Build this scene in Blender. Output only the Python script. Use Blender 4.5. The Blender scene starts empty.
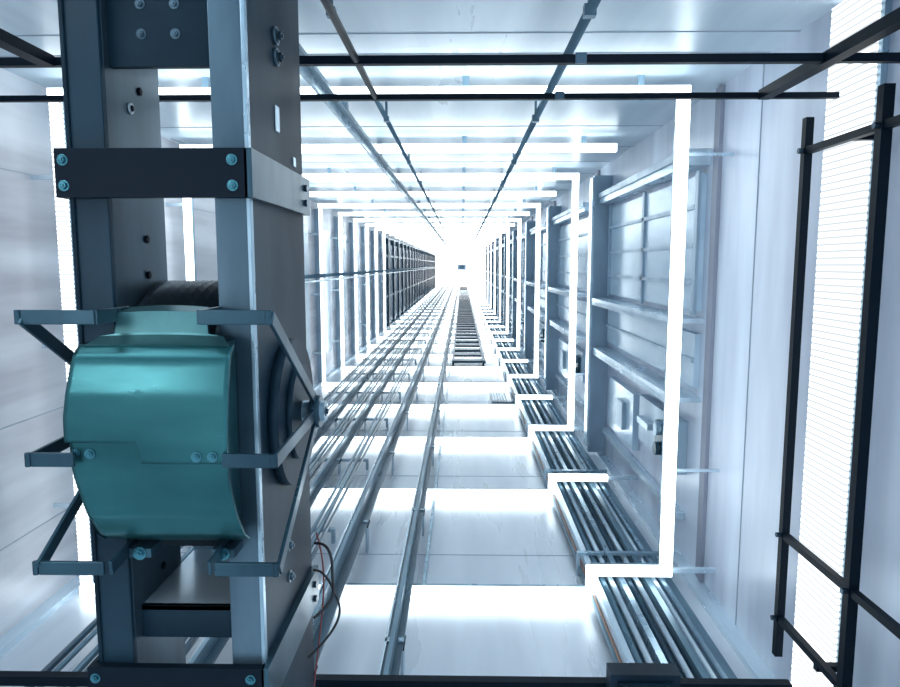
import bpy, bmesh, math, random
from mathutils import Vector, Matrix
random.seed(4)
FLOOR=-1.66; CEIL=0.86; XL=-2.03; XR=1.25; YEND=52.0
S=bpy.context.scene
# ---------------------------------------------------------------- materials
def new_mat(name):
    m=bpy.data.materials.new(name); m.use_nodes=True
    nt=m.node_tree; b=nt.nodes.get('Principled BSDF'); return m,nt,b
def mat(name,col,rough=.4,metal=0.0,noise=None,scale=(4,4,4),bump=0.0,lo=.35,hi=.68,spec=.5):
    m,nt,b=new_mat(name)
    b.inputs['Base Color'].default_value=(*col,1)
    b.inputs['Roughness'].default_value=rough
    b.inputs['Metallic'].default_value=metal
    b.inputs['Specular IOR Level'].default_value=spec
    if noise:
        tc=nt.nodes.new('ShaderNodeTexCoord'); mp=nt.nodes.new('ShaderNodeMapping')
        mp.inputs['Scale'].default_value=scale
        nz=nt.nodes.new('ShaderNodeTexNoise'); nz.inputs['Scale'].default_value=1.0
        nz.inputs['Detail'].default_value=6
        cr=nt.nodes.new('ShaderNodeValToRGB')
        cr.color_ramp.elements[0].position=lo; cr.color_ramp.elements[1].position=hi
        cr.color_ramp.elements[0].color=(*noise,1); cr.color_ramp.elements[1].color=(*col,1)
        nt.links.new(tc.outputs['Object'],mp.inputs['Vector'])
        nt.links.new(mp.outputs['Vector'],nz.inputs['Vector'])
        nt.links.new(nz.outputs['Fac'],cr.inputs['Fac'])
        nt.links.new(cr.outputs['Color'],b.inputs['Base Color'])
        mr=nt.nodes.new('ShaderNodeMapRange')
        mr.inputs['To Min'].default_value=min(1,rough*1.35); mr.inputs['To Max'].default_value=rough*.7
        nt.links.new(nz.outputs['Fac'],mr.inputs['Value']); nt.links.new(mr.outputs['Result'],b.inputs['Roughness'])
        if bump>0:
            bp=nt.nodes.new('ShaderNodeBump'); bp.inputs['Strength'].default_value=bump
            bp.inputs['Distance'].default_value=.01
            nt.links.new(nz.outputs['Fac'],bp.inputs['Height'])
            nt.links.new(bp.outputs['Normal'],b.inputs['Normal'])
    return m
def emis(name,col,st,stripe=None,axis='Z',lo=.45):
    m=bpy.data.materials.new(name); m.use_nodes=True; nt=m.node_tree
    for n in list(nt.nodes): nt.nodes.remove(n)
    o=nt.nodes.new('ShaderNodeOutputMaterial'); e=nt.nodes.new('ShaderNodeEmission')
    e.inputs['Color'].default_value=(*col,1); e.inputs['Strength'].default_value=st
    if stripe:
        tc=nt.nodes.new('ShaderNodeTexCoord'); w=nt.nodes.new('ShaderNodeTexWave')
        w.bands_direction=axis; w.inputs['Scale'].default_value=stripe
        mr=nt.nodes.new('ShaderNodeMapRange')
        mr.inputs['From Min'].default_value=.05; mr.inputs['From Max'].default_value=.6
        mr.inputs['To Min'].default_value=st*lo; mr.inputs['To Max'].default_value=st
        nt.links.new(tc.outputs['Object'],w.inputs['Vector'])
        nt.links.new(w.outputs['Fac'],mr.inputs['Value'])
        nt.links.new(mr.outputs['Result'],e.inputs['Strength'])
    nt.links.new(e.outputs[0],o.inputs[0]); return m
M={}
M['wallL']=mat('wall_left_panels',(.78,.80,.84),.36,.05,(.44,.43,.47),(1,.45,4.5),lo=.3,hi=.62)
M['wallR']=mat('wall_right_panels',(.69,.76,.86),.34,.05,(.42,.46,.57),(1,3.0,.5),lo=.3,hi=.62)
M['floor']=mat('floor_panels',(.74,.80,.86),.28,.05,(.60,.66,.73),(5,.6,1))
M['ceil']=mat('ceiling_panels',(.69,.80,.87),.30,.05,(.51,.62,.70),(5,.5,1))
M['seam']=mat('panel_seam',(.38,.45,.53),.6)
M['seamd']=mat('dark_joint',(.28,.30,.37),.5)
M['steel']=mat('galvanised_steel',(.36,.50,.60),.28,.6,(.22,.33,.41),(9,9,3))
M['bright']=mat('bright_steel',(.74,.86,.94),.25,.4,(.56,.70,.80),(9,2,9))
M['post']=mat('frame_post_steel',(.44,.57,.67),.35,.2,(.31,.42,.52),(6,6,2))
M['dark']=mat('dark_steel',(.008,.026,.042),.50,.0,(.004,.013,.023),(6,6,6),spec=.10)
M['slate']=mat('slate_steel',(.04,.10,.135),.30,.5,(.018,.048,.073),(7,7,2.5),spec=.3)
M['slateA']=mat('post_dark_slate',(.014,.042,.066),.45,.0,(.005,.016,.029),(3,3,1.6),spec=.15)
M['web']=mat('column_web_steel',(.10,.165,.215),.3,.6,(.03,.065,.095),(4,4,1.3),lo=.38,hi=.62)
M['black']=mat('black_paint',(.003,.009,.017),.45,.0,spec=.08)
M['rail']=mat('rail_paint',(.045,.11,.155),.3,.3,(.03,.065,.10),(9,2,9))
M['tube']=mat('conduit_grey',(.15,.26,.33),.3,.4,(.09,.17,.23),(9,2,9))
M['teal']=mat('teal_painted_guard',(.030,.140,.155),.30,.72,(.009,.066,.080),(3,3,8),.25,lo=.30,hi=.70,spec=.45)
M['teal2']=mat('teal_cap',(.09,.23,.245),.30,.7,(.04,.13,.145),(8,8,8))
M['bolt']=mat('bolt_cyan_zinc',(.05,.18,.23),.25,.8)
M['boltd']=mat('bolt_dark',(.03,.06,.09),.3,.8)
M['glassblue']=mat('pale_blue_door_panel',(.66,.80,.90),.20,.15,(.50,.65,.78),(1,2,5))
M['navy']=mat('navy_cladding',(.10,.20,.31),.35,.1,(.045,.10,.18),(1,4,5))
M['rubber']=mat('rubber_cable',(.015,.015,.02),.5)
M['red']=mat('red_cable',(.22,.05,.05),.45)
M['copper']=mat('orange_cable',(.42,.18,.10),.4)
M['rope']=mat('steel_rope',(.07,.10,.125),.32,.6)
M['led']=emis('led_white',(.83,.94,1.0),6.6)
M['ledrib']=emis('led_ribbed_panel',(.88,.95,1.0),2.3,stripe=14,lo=.36)
M['leddot']=emis('led_dotted_strip',(.90,.96,1.0),3.0,stripe=14,lo=.28)
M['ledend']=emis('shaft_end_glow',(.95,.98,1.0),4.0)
M['hl_fill']=emis('added_highlight_emitter',(.98,.98,1.0),19)  # added emitter behind the viewpoint, gives the teal guard its highlight
M['top_fill']=emis('added_fill_emitter',(.86,.94,1.0),6.5)  # added out-of-view emitter, brightens the near zone from overhead
# ---------------------------------------------------------------- mesh builder
class B:
    def __init__(s): s.bm=bmesh.new(); s.mats=[]
    def mi(s,k):
        if k not in s.mats: s.mats.append(k)
        return s.mats.index(k)
    def box(s,x0,x1,y0,y1,z0,z1,k):
        v=[s.bm.verts.new((x,y,z)) for x in (x0,x1) for y in (y0,y1) for z in (z0,z1)]
        i=s.mi(k)
        for f in ((0,1,3,2),(4,6,7,5),(0,4,5,1),(2,3,7,6),(0,2,6,4),(1,5,7,3)):
            fc=s.bm.faces.new([v[j] for j in f]); fc.material_index=i
    def cyl(s,p0,p1,r,k,n=12,r2=None):
        p0=Vector(p0);p1=Vector(p1);d=(p1-p0).normalized()
        a=d.orthogonal().normalized(); b=d.cross(a); r2=r if r2 is None else r2
        i=s.mi(k); A=[];C=[]
        for j in range(n):
            t=2*math.pi*j/n; o=a*math.cos(t)+b*math.sin(t)
            A.append(s.bm.verts.new(p0+o*r)); C.append(s.bm.verts.new(p1+o*r2))
        for j in range(n):
            f=s.bm.faces.new((A[j],A[(j+1)%n],C[(j+1)%n],C[j])); f.material_index=i; f.smooth=n>8
        f=s.bm.faces.new(A[::-1]); f.material_index=i
        f=s.bm.faces.new(C); f.material_index=i
    def bar(s,p0,p1,w,t,wd,k):
        p0=Vector(p0);p1=Vector(p1);d=(p1-p0).normalized();wd=Vector(wd)
        wd=(wd-d*wd.dot(d)).normalized(); td=d.cross(wd); i=s.mi(k); v=[]
        for p in (p0,p1):
            for a,b in ((-1,-1),(1,-1),(1,1),(-1,1)):
                v.append(s.bm.verts.new(p+wd*a*w/2+td*b*t/2))
        for f in ((3,2,1,0),(4,5,6,7),(0,1,5,4),(1,2,6,5),(2,3,7,6),(3,0,4,7)):
            fc=s.bm.faces.new([v[j] for j in f]); fc.material_index=i
    def bolt(s,p,n,r,k='bolt'):
        p=Vector(p);n=Vector(n).normalized()
        s.cyl(p,p+n*r*.25,r*1.5,k,16); s.cyl(p+n*r*.25,p+n*r*.95,r,k,6); s.cyl(p+n*r*.9,p+n*r*1.3,r*.5,k,10)
    def done(s,name,parent=None,bevel=0):
        bmesh.ops.recalc_face_normals(s.bm,faces=s.bm.faces)
        me=bpy.data.meshes.new(name); s.bm.to_mesh(me); s.bm.free()
        for k in s.mats: me.materials.append(M[k])
        o=bpy.data.objects.new(name,me); S.collection.objects.link(o)
        if parent: o.parent=parent
        if bevel:
            md=o.modifiers.new('bev','BEVEL'); md.width=bevel; md.segments=2; md.limit_method='ANGLE'
        return o
Y0=3.2; DY=1.47; N=int((YEND-1-Y0)/DY)
ringY=[Y0+DY*k for k in range(N)]
# ---------------------------------------------------------------- shell
YS=-1.5
b=B(); b.box(XL-.1,XR+.1,YS,YEND,FLOOR-.1,FLOOR,'floor')
for y in ringY: b.box(XL,XR,y+.55,y+.556,FLOOR,FLOOR+.002,'seam')
b.done('floor')
b=B(); b.box(XL-.1,XR+.1,YS,YEND,CEIL,CEIL+.1,'ceil')
for y in [1.8]+ringY: b.box(XL,XR,y-.3,y-.29,CEIL-.002,CEIL,'seam')
for y in [2.2]+ringY: b.box(XL,XR,y+.45,y+.458,CEIL-.002,CEIL,'seam')
b.done('ceiling')
b=B(); b.box(XL-.1,XL,YS,YEND,FLOOR,CEIL,'wallL')
for z in (-1.25,-.72,.42): b.box(XL,XL+.003,YS,16.5,z,z+.004,'seam')
b.done('wall_left')
b=B(); b.box(XR,XR+.1,YS,YEND,FLOOR,CEIL,'wallR')
for y in (1.5,2.95): b.box(XR-.003,XR,y,y+.006,FLOOR,CEIL,'seam')
b.done('wall_right')
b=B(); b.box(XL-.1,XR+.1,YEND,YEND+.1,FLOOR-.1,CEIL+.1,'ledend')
b.box(-.35,.3,YEND-.02,YEND,-.38,.04,'glassblue'); b.box(-.20,.15,YEND-.04,YEND-.02,-.28,-.06,'steel')
b.done('wall_end')
b=B(); b.box(XR-.07,XR,YS,YEND,FLOOR,FLOOR+.03,'bright'); b.done('baseboard_right')
b=B(); b.box(XL,XL+.07,YS,YEND,FLOOR,FLOOR+.03,'bright'); b.done('baseboard_left')
# ---------------------------------------------------------------- LED rings
def ring_mesh(full,left=True,w=.026):
    b=B(); t=.02
    L,R,T,Bt,St,Sx=-1.87,1.0,.775,-1.612,-1.49,.64
    b.box(L-w,R+w,-t,t,T-w,T+w,'led')
    if left: b.box(L-w*.8,L+w*.8,-t,t,Bt,T-w,'leddot' if full else 'led')
    b.box(L-w,Sx+w,-t,t,Bt-w,Bt+w,'led')
    b.box(Sx-w,Sx+w,-t,t,Bt+w,St+w*.8,'led')
    b.box(Sx+w,R+w,-t,t,St-w*.8,St+w*.8,'led')
    if full: b.box(R-w,R+w,-t,t,St+w*.8,T-w,'led')
    b.box(L-w,R+w,t,t+.03,T-w*.9,T+w*.9,'steel')
    if left: b.box(L-w*.9,L+w*.9,t,t+.03,Bt,T-w,'steel')
    b.box(L,Sx,t,t+.03,Bt-w*.9,Bt+w*.9,'steel')
    b.box(Sx,R,t,t+.03,St-w*.8,St+w*.7,'steel')
    if full:
        b.box(R-w*.9,R+w*.9,t,t+.03,St,T-w,'steel')
        for z in (-1.0,.5): b.box(R,XR,t+.012,t+.02,z,z+.014,'bright')
    if left:
        for z in (-1.2,-.4,.4): b.box(XL,L,t+.01,t+.025,z,z+.02,'bright')
    for x in (-1.2,0,.8): b.box(x,x+.03,t+.01,t+.025,T,CEIL,'steel')
    b.box(R-.02,XR,t,t+.02,St-.02,St+.005,'bright')
    return b.done('led_light_ring')
of=ring_mesh(True); oh=ring_mesh(False)
fF=ring_mesh(True,False,.018); fH=ring_mesh(False,False,.018)
of.location.y=ringY[0]; oh.location.y=ringY[1]
fF.location.y=ringY[10]; fH.location.y=ringY[11]
for k in range(2,N):
    if k in (10,11): continue
    src=(of if k%2==0 else oh) if k<10 else (fF if k%2==0 else fH)
    o=bpy.data.objects.new('led_light_ring',src.data); S.collection.objects.link(o); o.location.y=ringY[k]
b=B()
b.box(XR-.03,XR-.004,2.12,2.38,FLOOR+.04,CEIL-.02,'ledrib')
b.box(XR-.02,XR-.001,2.10,2.12,FLOOR+.04,CEIL-.02,'steel'); b.box(XR-.02,XR-.001,2.38,2.40,FLOOR+.04,CEIL-.02,'steel')
b.done('ribbed_light_panel')
for y in (.3,-1.0):
    o=bpy.data.objects.new('led_light_ring',of.data); S.collection.objects.link(o); o.location.y=y
# added unseen fill panels under the ceiling, lighting the near zone from above
for x0,x1 in ((-1.75,-.85),(.15,1.0)):
    b=B(); b.box(x0,x1,.40,.95,CEIL-.035,CEIL-.03,'top_fill'); b.box(x0-.03,x1+.03,.37,.98,CEIL-.03,CEIL-.001,'steel')
    b.done('added_fill_panel')
# ---------------------------------------------------------------- guide rails
def t_rail(name,x,zb,w,h,y0,y1,base='slate',blade='steel'):
    b=B()
    b.box(x-w/2,x+w/2,y0,y1,zb,zb+.012,base)
    b.box(x-.009,x+.009,y0,y1,zb+.012,zb+h,blade)
    b.box(x-w/2,x-w/2+.008,y0,y1,zb+.012,zb+.02,'bright')
    y=y0+.6
    while y<y1:
        b.box(x-w/2-.004,x+w/2+.004,y,y+.1,zb-.01,zb,'dark')
        for sx in (-1,1):
            b.box(x+sx*w*.36-.012,x+sx*w*.36+.012,y+.02,y+.05,zb+.012,zb+.02,'steel')
        b.box(x-w/2,x-w/2+.01,y,y+.08,FLOOR,zb-.01,'post'); b.box(x+w/2-.01,x+w/2,y,y+.08,FLOOR,zb-.01,'post')
        y+=DY
    return b.done(name)
t_rail('guide_rail',-.27,-1.52,.075,.07,1.95,YEND-.1,'rail','tube')
t_rail('guide_rail',-.60,-1.50,.11,.09,1.7,YEND-.1,'rail','tube')
t_rail('guide_rail',-1.02,-1.56,.09,.07,1.7,YEND-.1,'rail','tube')
t_rail('guide_rail',-1.32,-1.56,.09,.07,1.7,YEND-.1,'rail','tube')
b=B()
for i,x in enumerate((-.80,-.84,-.88,-1.12,-1.16,-1.20,-1.44,-1.48,-1.56,-1.60)):
    b.cyl((x,1.7,-1.555),(x,YEND-.1,-1.555),.011+.004*(i%2),'tube' if i%3 else 'rail',8)
for y in ringY:
    b.box(-1.66,-.76,y+.7,y+.73,-1.59,-1.57,'post')
    b.box(-1.66,-1.64,y+.7,y+.73,FLOOR,-1.59,'post'); b.box(-.78,-.76,y+.7,y+.73,FLOOR,-1.59,'post')
b.done('conduit_bundle')
b=B()
cols=['bright','tube','bright','steel','rail','bright','tube','bright','steel']
for i,k in enumerate(cols):
    x=.665+i*.043
    if i%3==0: b.box(x-.014,x+.014,1.95,YEND-.1,-1.60,-1.545,k)
    else: b.cyl((x,1.95,-1.575),(x,YEND-.1,-1.575),.014,k,10)
b.cyl((.645,1.95,-1.60),(.645,9,-1.60),.004,'copper',8)
b.box(.63,1.08,1.95,YEND-.1,-1.625,-1.605,'tube')
for y in ringY:
    b.box(.62,1.09,y+.3,y+.33,-1.545,-1.532,'steel'); b.box(.62,.635,y+.3,y+.33,FLOOR,-1.545,'post'); b.box(1.075,1.09,y+.3,y+.33,FLOOR,-1.545,'post')
b.done('conduit_bundle')
b=B()
b.box(.34,.39,11,YEND-.2,-1.60,-1.55,'rail'); b.box(-.16,-.13,11,YEND-.2,-1.60,-1.55,'rail')
y=11.2
while y<YEND-1:
    b.box(-.16,.37,y,y+.22,-1.62,-1.58,'rail'); y+=.72
for x in (-.16,.34):
    b.box(x,x+.03,11.1,11.2,FLOOR,-1.6,'dark')
b.done('cable_ladder_tray')
b=B(); b.box(-.20,-.185,3.3,YEND-.2,FLOOR,-1.62,'steel'); b.done('floor_channel')
b=B()
b.box(.36,.66,8.1,8.75,FLOOR+.002,FLOOR+.012,'rail')
for i in range(8): b.box(.38+i*.034,.395+i*.034,8.15,8.7,FLOOR+.012,FLOOR+.02,'bright')
b.done('floor_vent_grille')
# ---------------------------------------------------------------- ceiling tubes and the near overhead frame
def tube(name,x,z,r,k,y0=-1,y1=YEND-.1,n=12):
    b=B(); b.cyl((x,y0,z),(x,y1,z),r,k,n)
    y=max(y0+.5,.6)
    while y<y1:
        b.box(x-r*1.1,x+r*1.1,y,y+.03,z-r*1.05,z+r*1.05,'tube'); b.box(x-.006,x+.006,y+.01,y+.02,z,CEIL,'tube'); y+=DY
    return b.done(name)
tube('ceiling_conduit',-.385,.735,.012,'tube')
tube('ceiling_conduit',.37,.735,.016,'tube')
b=B(); b.box(-.63,-.555,-1,YEND-.1,.735,.75,'tube'); b.box(-.60,-.585,-1,YEND-.1,.70,.735,'steel')
for y in [.9,2.0]+ringY: b.box(-.61,-.575,y+.3,y+.34,.75,CEIL,'post')
b.done('ceiling_guide_rail')
b=B(); zf=.546
b.box(XL,XR,1.89,1.912,zf-.011,zf+.011,'black')
b.box(XL,XR-.035,2.29,2.31,zf-.010,zf+.008,'black')
b.box(.955,.99,.5,2.29,zf-.016,zf+.014,'black')
b.box(-1.14,-1.10,.5,1.89,zf-.014,zf+.014,'black')
b.cyl((-.285,.5,zf),(-.285,2.29,zf),.010,'black',10)
for x in (.955,-.60,.3):
    b.box(x,x+.03,1.885,1.89,zf-.014,zf+.014,'boltd'); b.box(x,x+.03,2.285,2.29,zf-.012,zf+.012,'boltd')
b.done('overhead_frame')
# ---------------------------------------------------------------- right wall landing door modules
def door_mod():
    b=B(); X=XR
    b.box(X-.02,X-.001,.17,.24,FLOOR+.04,CEIL-.01,'seamd')
    b.box(X-.03,X-.001,.36,2.5,-.24,.46,'glassblue')
    for y in (.36,1.4,2.44): b.box(X-.045,X-.03,y,y+.05,-.26,.48,'post')
    for z in (-.10,.09,.29): b.box(X-.045,X-.03,.42,2.44,z,z+.022,'post')
    b.box(X-.03,X-.001,.36,2.5,-.64,-.36,'glassblue')
    b.box(X-.045,X-.03,.36,2.5,-.51,-.49,'post')
    b.box(X-.11,X-.001,.32,2.55,.50,.58,'bright'); b.box(X-.125,X-.11,.32,2.55,.545,.585,'post')
    b.box(X-.16,X-.001,.32,2.55,-.30,-.275,'bright'); b.box(X-.16,X-.15,.32,2.55,-.33,-.30,'post')
    b.box(X-.14,X-.001,.32,2.55,-.715,-.69,'bright'); b.box(X-.14,X-.13,.32,2.55,-.75,-.715,'steel')
    b.box(X-.15,X-.001,2.60,2.66,FLOOR+.04,.74,'post'); b.box(X-.17,X-.15,2.57,2.70,FLOOR+.1,.72,'bright')
    b.box(X-.06,X-.001,.5,1.3,-1.16,-.86,'post'); b.box(X-.09,X-.06,.62,.82,-1.1,-.92,'slate')
    b.box(X-.10,X-.06,.95,1.2,-1.02,-.98,'bright')
    b.cyl((X-.12,.72,-.95),(X-.06,.72,-.95),.04,'steel',16); b.cyl((X-.12,.72,-1.07),(X-.06,.72,-1.07),.04,'slate',16)
    b.box(X-.05,X-.001,1.5,2.3,-1.3,-.9,'glassblue'); b.box(X-.08,X-.05,1.7,1.9,-1.2,-1.0,'post')
    b.box(X-.05,X-.001,.5,2.5,-1.42,-1.38,'bright')
    return b.done('landing_door_frame')
d0=door_mod(); d0.location.y=ringY[0]
for k in range(2,N-1,2):
    o=bpy.data.objects.new('landing_door_frame',d0.data); S.collection.objects.link(o); o.location.y=ringY[k]
b=B(); X=XL
for y in ringY[2:10]:
    b.box(X,X+.06,y+.35,y+.41,FLOOR+.04,CEIL-.1,'post'); b.box(X,X+.04,y+.55,y+.60,FLOOR+.04,CEIL-.1,'bright')
    b.box(X,X+.025,y+.68,y+1.3,-1.3,.5,'glassblue')
b.done('wall_stud_frame')
b=B()
y=16.8
while y<YEND-2:
    b.box(X,X+.05,y,y+1.25,-1.55,.55,'navy'); b.box(X,X+.09,y+1.27,y+1.36,FLOOR+.04,.7,'rail')
    for z in (-.85,.2): b.box(X+.05,X+.075,y,y+1.25,z,z+.06,'tube')
    y+=DY
b.done('wall_cladding_panel')
b=B(); b.cyl((-1.72,3.2,-.13),(-1.72,YEND-.2,-.13),.022,'tube',10); b.cyl((-1.72,3.2,-.19),(-1.72,YEND-.2,-.19),.012,'bright',8)
for y in ringY: b.box(XL,-1.70,y+.9,y+.93,-.16,-.145,'post')
b.done('wall_conduit')
# ---------------------------------------------------------------- ladder-like side frame
b=B(); X=1.125
for y,r in ((2.30,.013),(1.89,.015)):
    b.box(X-r,X+r,y-r,y+r,-1.38,.475,'black')
for y in (2.05,1.2):
    b.box(X,XR-.035,y-.012,y+.012,-1.28,-1.26,'black'); b.box(X,XR-.035,y-.012,y+.012,.36,.38,'black')
for z in (.37,-.935,-1.24): b.box(X-.011,X+.011,1.0,2.30,z-.011,z+.011,'black')
b.box(X-.016,X+.016,1.0,1.032,-1.38,.475,'black')
for y in (2.30,1.89):
    for z in (.37,-.935,-1.24): b.cyl((X-.028,y,z),(X-.010,y,z),.009,'boltd',8)
b.done('access_ladder')
b=B(); b.box(-1.9,.98,1.90,1.93,-1.265,-1.235,'black')
b.box(.43,.63,1.84,1.90,-1.30,-1.17,'slateA'); b.box(.45,.61,1.83,1.84,-1.28,-1.19,'dark')
b.bolt((.47,1.83,-1.205),(0,-1,0),.006,'boltd'); b.bolt((.59,1.83,-1.205),(0,-1,0),.006,'boltd')
for x in (-1.88,.94): b.box(x,x+.03,1.90,1.93,FLOOR,-1.265,'black')
b.done('lower_cross_bar')
# added glow box behind the viewpoint, on a ceiling rod, for the guard highlight
b=B()
b.box(-1.42,-.98,-.36,-.25,-.04,.18,'dark'); b.box(-1.40,-1.00,-.25,-.24,-.025,.165,'hl_fill')
b.box(-1.22,-1.18,-.32,-.28,.18,CEIL,'dark')
b.done('added_highlight_box')
# ================================================================ PULLEY ASSEMBLY
E=bpy.data.objects.new('elevator_pulley_assembly',None); S.collection.objects.link(E)
ZB,ZT=FLOOR,CEIL
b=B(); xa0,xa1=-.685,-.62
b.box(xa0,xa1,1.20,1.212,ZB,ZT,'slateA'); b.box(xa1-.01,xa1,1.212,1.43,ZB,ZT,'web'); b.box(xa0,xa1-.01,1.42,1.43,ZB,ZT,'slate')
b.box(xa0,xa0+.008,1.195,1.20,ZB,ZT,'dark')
for z in (.42,.33,.05,-.02,-.62,-.68): b.cyl((xa1,1.34,z),(xa1+.004,1.34,z),.008,'black',12)
b.cyl((xa1,1.30,.29),(xa1+.004,1.30,.29),.011,'bright',14); b.cyl((xa1,1.30,.29),(xa1+.006,1.30,.29),.006,'black',14)
b.done('channel_post_1',E,.002)
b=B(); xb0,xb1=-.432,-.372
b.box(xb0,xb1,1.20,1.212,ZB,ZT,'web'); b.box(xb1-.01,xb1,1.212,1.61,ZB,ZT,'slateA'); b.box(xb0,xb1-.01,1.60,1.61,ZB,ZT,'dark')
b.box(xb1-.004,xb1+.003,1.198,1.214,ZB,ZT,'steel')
for z in (.45,.41): 
    b.cyl((xb1,1.40,z),(xb1+.006,1.40,z),.018,'web',20); b.bolt((xb1+.006,1.40,z),(1,0,0),.009,'boltd')
b.box(xb1,xb1+.003,1.385,1.41,.265,.315,'bright'); b.box(xb1,xb1+.003,1.52,1.54,.215,.235,'bright')
for z in (-.60,-.67): b.bolt((xb1,1.40,z),(1,0,0),.009,'web')
b.done('channel_post_2',E,.002)
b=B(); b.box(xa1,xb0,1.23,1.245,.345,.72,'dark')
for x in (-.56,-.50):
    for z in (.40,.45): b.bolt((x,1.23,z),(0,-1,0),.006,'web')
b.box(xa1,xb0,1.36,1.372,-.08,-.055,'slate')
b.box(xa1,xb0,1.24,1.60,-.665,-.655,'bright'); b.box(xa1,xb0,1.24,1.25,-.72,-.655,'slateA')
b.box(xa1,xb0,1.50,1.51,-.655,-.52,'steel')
b.done('cross_plate',E,.002)
def strap(z0,z1,name):
    b=B(); b.box(-.698,-.366,1.178,1.194,z0,z1,'black'); b.box(-.372,-.358,1.178,1.62,z0,z1,'slate')
    b.box(-.698,-.688,1.194,1.45,z0,z1,'black')
    h=(z1-z0)
    for x in (-.683,-.392):
        for z in (z0+h*.24,z1-h*.24): b.bolt((x,1.178,z),(0,-1,0),.0065)
    for z in (z0+h*.3,z1-h*.3): b.cyl((-.358,1.57,z),(-.352,1.57,z),.008,'boltd',10)
    b.done(name,E,.002)
strap(.115,.198,'clamp_strap_upper'); strap(-.835,-.745,'clamp_strap_lower')
PY,PZ=1.42,-.31
b=B()
n=64; x0s,x1s=-.610,-.436; prof=[]
K=8; wdt=(x1s-x0s)
prof.append((x0s,.278)); 
for j in range(K):
    a=x0s+wdt*(.06+.88*j/K); w=wdt*.88/K
    prof += [(a,.278),(a+w*.5,.255)]
prof += [(x0s+wdt*.94,.278),(x1s,.278)]
rings=[]
for t in range(n):
    th=2*math.pi*t/n
    rings.append([b.bm.verts.new((x,PY+r*math.cos(th),PZ+r*math.sin(th))) for x,r in prof])
mi=b.mi('rope')
for t in range(n):
    A=rings[t];C=rings[(t+1)%n]
    for j in range(len(prof)-1):
        f=b.bm.faces.new((A[j],A[j+1],C[j+1],C[j])); f.material_index=mi
f=b.bm.faces.new([r[0] for r in rings]); f.material_index=mi
f=b.bm.faces.new([r[-1] for r in rings]); f.material_index=mi
b.cyl((-.76,PY,PZ),(-.29,PY,PZ),.022,'steel',20)
b.cyl((-.371,PY,PZ),(-.350,PY,PZ),.155,'slateA',48); b.cyl((-.350,PY,PZ),(-.338,PY,PZ),.10,'slateA',40)
b.done('grooved_sheave',E)
# sheet-metal guard: folded, boxy profile (y as a function of z), stepped seam
PROF=[(-.495,1.168),(-.470,1.138),(-.43,1.122),(-.36,1.115),(-.30,1.113),(-.215,1.115),(-.165,1.123),(-.150,1.128),(-.132,1.146)]
def yprof(z):
    if z<=PROF[0][0]: return PROF[0][1]
    for (z0,y0),(z1,y1) in zip(PROF,PROF[1:]):
        if z<=z1: return y0+(y1-y0)*(z-z0)/(z1-z0)
    return PROF[-1][1]
def guard(name,off,za,zb,xl,xr,k,th=.006,nz=28,nx=34):
    b=B(); m=b.mi(k); F=[];G=[]
    for i in range(nz+1):
        rF=[];rG=[]
        for j in range(nx+1):
            fx=j/nx; z0=za(fx); z1=zb(fx); z=z0+(z1-z0)*i/nz
            x=xl(z)+(xr(z)-xl(z))*fx
            y=yprof(z)+off
            rF.append(b.bm.verts.new((x,y,z))); rG.append(b.bm.verts.new((x,y+th,z)))
        F.append(rF);G.append(rG)
    def q(a,c,d,e,sm=True):
        f=b.bm.faces.new((a,c,d,e)); f.material_index=m; f.smooth=sm
    for i in range(nz):
        for j in range(nx):
            q(F[i][j],F[i][j+1],F[i+1][j+1],F[i+1][j]); q(G[i][j],G[i+1][j],G[i+1][j+1],G[i][j+1])
    for i in range(nz):
        q(F[i][0],F[i+1][0],G[i+1][0],G[i][0],False); q(F[i][nx],G[i][nx],G[i+1][nx],F[i+1][nx],False)
    for j in range(nx):
        q(F[0][j],G[0][j],G[0][j+1],F[0][j+1],False); q(F[nz][j],F[nz][j+1],G[nz][j+1],G[nz][j],False)
    return b.done(name,E)
step=lambda f: -.297 if f<.47 else -.333
guard('guard_plate_upper',-.009,step,lambda f:-.134,lambda z:-.650-.018*min(1,max(0,(-.134-z)/.12)),lambda z:-.386-.008*((-.135-z)/.2),'teal')
guard('guard_plate_lower',0,lambda f:-.490+.02*(f-.5)**2,lambda f:-.28,lambda z:-.664+.035*max(0,(-.34-z)/.15)**1.3,lambda z:-.398+.022*max(0,(-.32-z)/.17)**1.6,'teal')
b=B()
m=b.mi('teal')
for x,sgn in ((-.646,1),(-.404,-1)):
    pts=[(y+.006,z) for z,y in PROF]
    A=[b.bm.verts.new((x,y,z)) for y,z in pts]; C=[b.bm.verts.new((x,1.195,z)) for y,z in pts]
    for i in range(len(pts)-1):
        f=b.bm.faces.new((A[i],A[i+1],C[i+1],C[i])); f.material_index=m
b.done('guard_side_return',E)
b=B()
m=b.mi('teal2')
rows=[(1.130,-.136,-.640,-.392),(1.156,-.122,-.625,-.410),(1.158,-.118,-.600,-.437),(1.166,-.082,-.597,-.442),(1.20,-.074,-.588,-.450)]
top=[];bot=[]
for y,z,xa,xb in rows:
    top.append([b.bm.verts.new((xa+(xb-xa)*j/8,y,z+.003*math.sin(math.pi*j/8))) for j in range(9)])
    bot.append([b.bm.verts.new((xa+(xb-xa)*j/8,y+.006,z-.005)) for j in range(9)])
def qq(*v):
    f=b.bm.faces.new(v); f.material_index=m
for i in range(4):
    for j in range(8):
        qq(top[i][j],top[i][j+1],top[i+1][j+1],top[i+1][j]); qq(bot[i][j],bot[i+1][j],bot[i+1][j+1],bot[i][j+1])
    qq(top[i][0],top[i+1][0],bot[i+1][0],bot[i][0]); qq(top[i][8],bot[i][8],bot[i+1][8],top[i+1][8])
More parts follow.
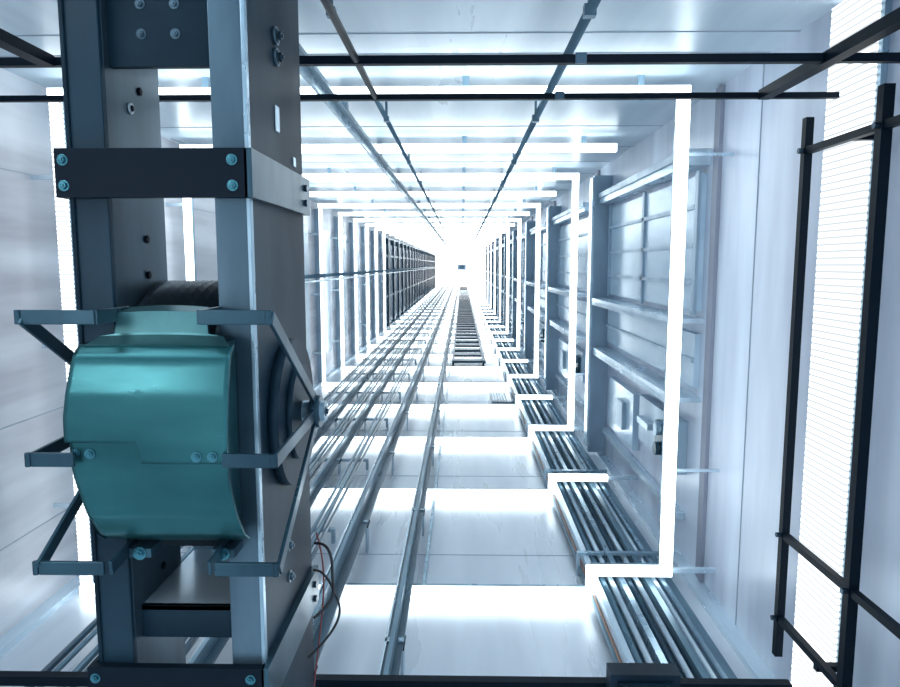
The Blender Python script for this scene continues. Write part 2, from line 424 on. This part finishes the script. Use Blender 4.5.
for j in range(8):
    qq(top[0][j],bot[0][j],bot[0][j+1],top[0][j+1]); qq(top[4][j],top[4][j+1],bot[4][j+1],bot[4][j])
b.done('guard_cap',E)
b=B()
for x,z in ((-.655,-.318),(-.63,-.318)): b.bolt((x,yprof(z)-.001,z),(0,-1,0),.006)
for x,z in ((-.445,-.320),(-.418,-.320)): b.bolt((x,yprof(z)-.010,z),(0,-1,0),.006)
for x,z in ((-.575,-.508),(-.425,-.508)):
    b.box(x-.02,x+.02,1.155,1.20,z-.012,z+.004,'slate'); b.bolt((x,1.155,z-.004),(0,-1,0),.008)
b.done('guard_bolts',E)
b=B(); T=.007;W=.024
yf=1.100
def arm(xs,xo,zf,hz):
    b.bar((xs,yf,zf),(xo,yf,zf),W,T,(0,0,1),'slate')
    b.bar((xo,yf-.002,zf),(xo,PY+.03,hz),W,T,(0,.7,.7) if abs(zf-hz)>.05 else (0,0,1),'slate')
    b.cyl((xo-.006,yf,zf-W/2),(xo-.006,yf,zf+W/2),.006,'slate',8)
for xs,xo in ((-.43,-.310),(-.60,-.722)):
    arm(xs,xo,-.085,PZ+.0)
    arm(xs+(.03 if xs>-.5 else -.05),xo,-.325,PZ-.0)
    arm(xs+(.01 if xs>-.5 else -.01),xo,-.515,PZ-.0)
for x in (-.43,-.60):
    b.bar((x,yf,-.085),(x,1.21,-.085),W,T,(0,0,1),'slate'); b.bar((x,yf,-.515),(x,1.21,-.505),W,T,(0,0,1),'slate')
for xo in (-.310,-.722): b.cyl((xo-.010,PY,PZ),(xo+.010,PY,PZ),.035,'slate',24)
b.bolt((-.300,PY,PZ),(1,0,0),.012,'boltd')
b.done('guard_bracket_arms',E,.0015)
b=B()
for i in range(8):
    x=x0s+(x1s-x0s)*(.06+.88*(i+.5)/8)
    if i in (0,7): b.cyl((x,PY+.255,PZ),(x,PY+.255,ZT),.005,'rope',8)
b.done('hoist_rope',E)
def cable(name,pts,r,k,parent):
    cu=bpy.data.curves.new(name,'CURVE'); cu.dimensions='3D'; cu.bevel_depth=r; cu.bevel_resolution=3
    sp=cu.splines.new('NURBS'); sp.points.add(len(pts)-1)
    for p,q in zip(sp.points,pts): p.co=(*q,1)
    sp.use_endpoint_u=True; sp.order_u=4
    cu.materials.append(M[k]); o=bpy.data.objects.new(name,cu); S.collection.objects.link(o); o.parent=parent
    return o
cable('cable_red',[(-.36,1.615,-.66),(-.345,1.62,-.72),(-.34,1.61,-.82),(-.36,1.6,-.95),(-.40,1.6,-1.3),(-.40,1.6,FLOOR)],.0022,'red',E)
cable('cable_black',[(-.36,1.60,-.68),(-.325,1.56,-.66),(-.305,1.55,-.70),(-.315,1.56,-.76),(-.30,1.55,-.80),(-.345,1.5,-.82)],.0035,'rubber',E)
cable('cable_black_2',[(-.36,1.58,-.74),(-.33,1.56,-.73),(-.30,1.55,-.79),(-.28,1.56,-.86),(-.36,1.5,-.92)],.003,'rubber',E)
for o in list(S.objects):
    if o.parent is None: o.location.z-=FLOOR
w=bpy.data.worlds.new('World'); S.world=w; w.use_nodes=True
bg=w.node_tree.nodes['Background']; bg.inputs[0].default_value=(.70,.87,1,1); bg.inputs[1].default_value=1.25
cd=bpy.data.cameras.new('camera'); cam=bpy.data.objects.new('camera',cd); S.collection.objects.link(cam)
cd.sensor_width=36; cd.lens=27.2; cd.clip_start=.02; cd.clip_end=200
cam.location=(0,0,-FLOOR); cam.rotation_euler=(math.radians(90-6.59),0,math.radians(1.01))
S.camera=cam
S.view_settings.view_transform='Standard'
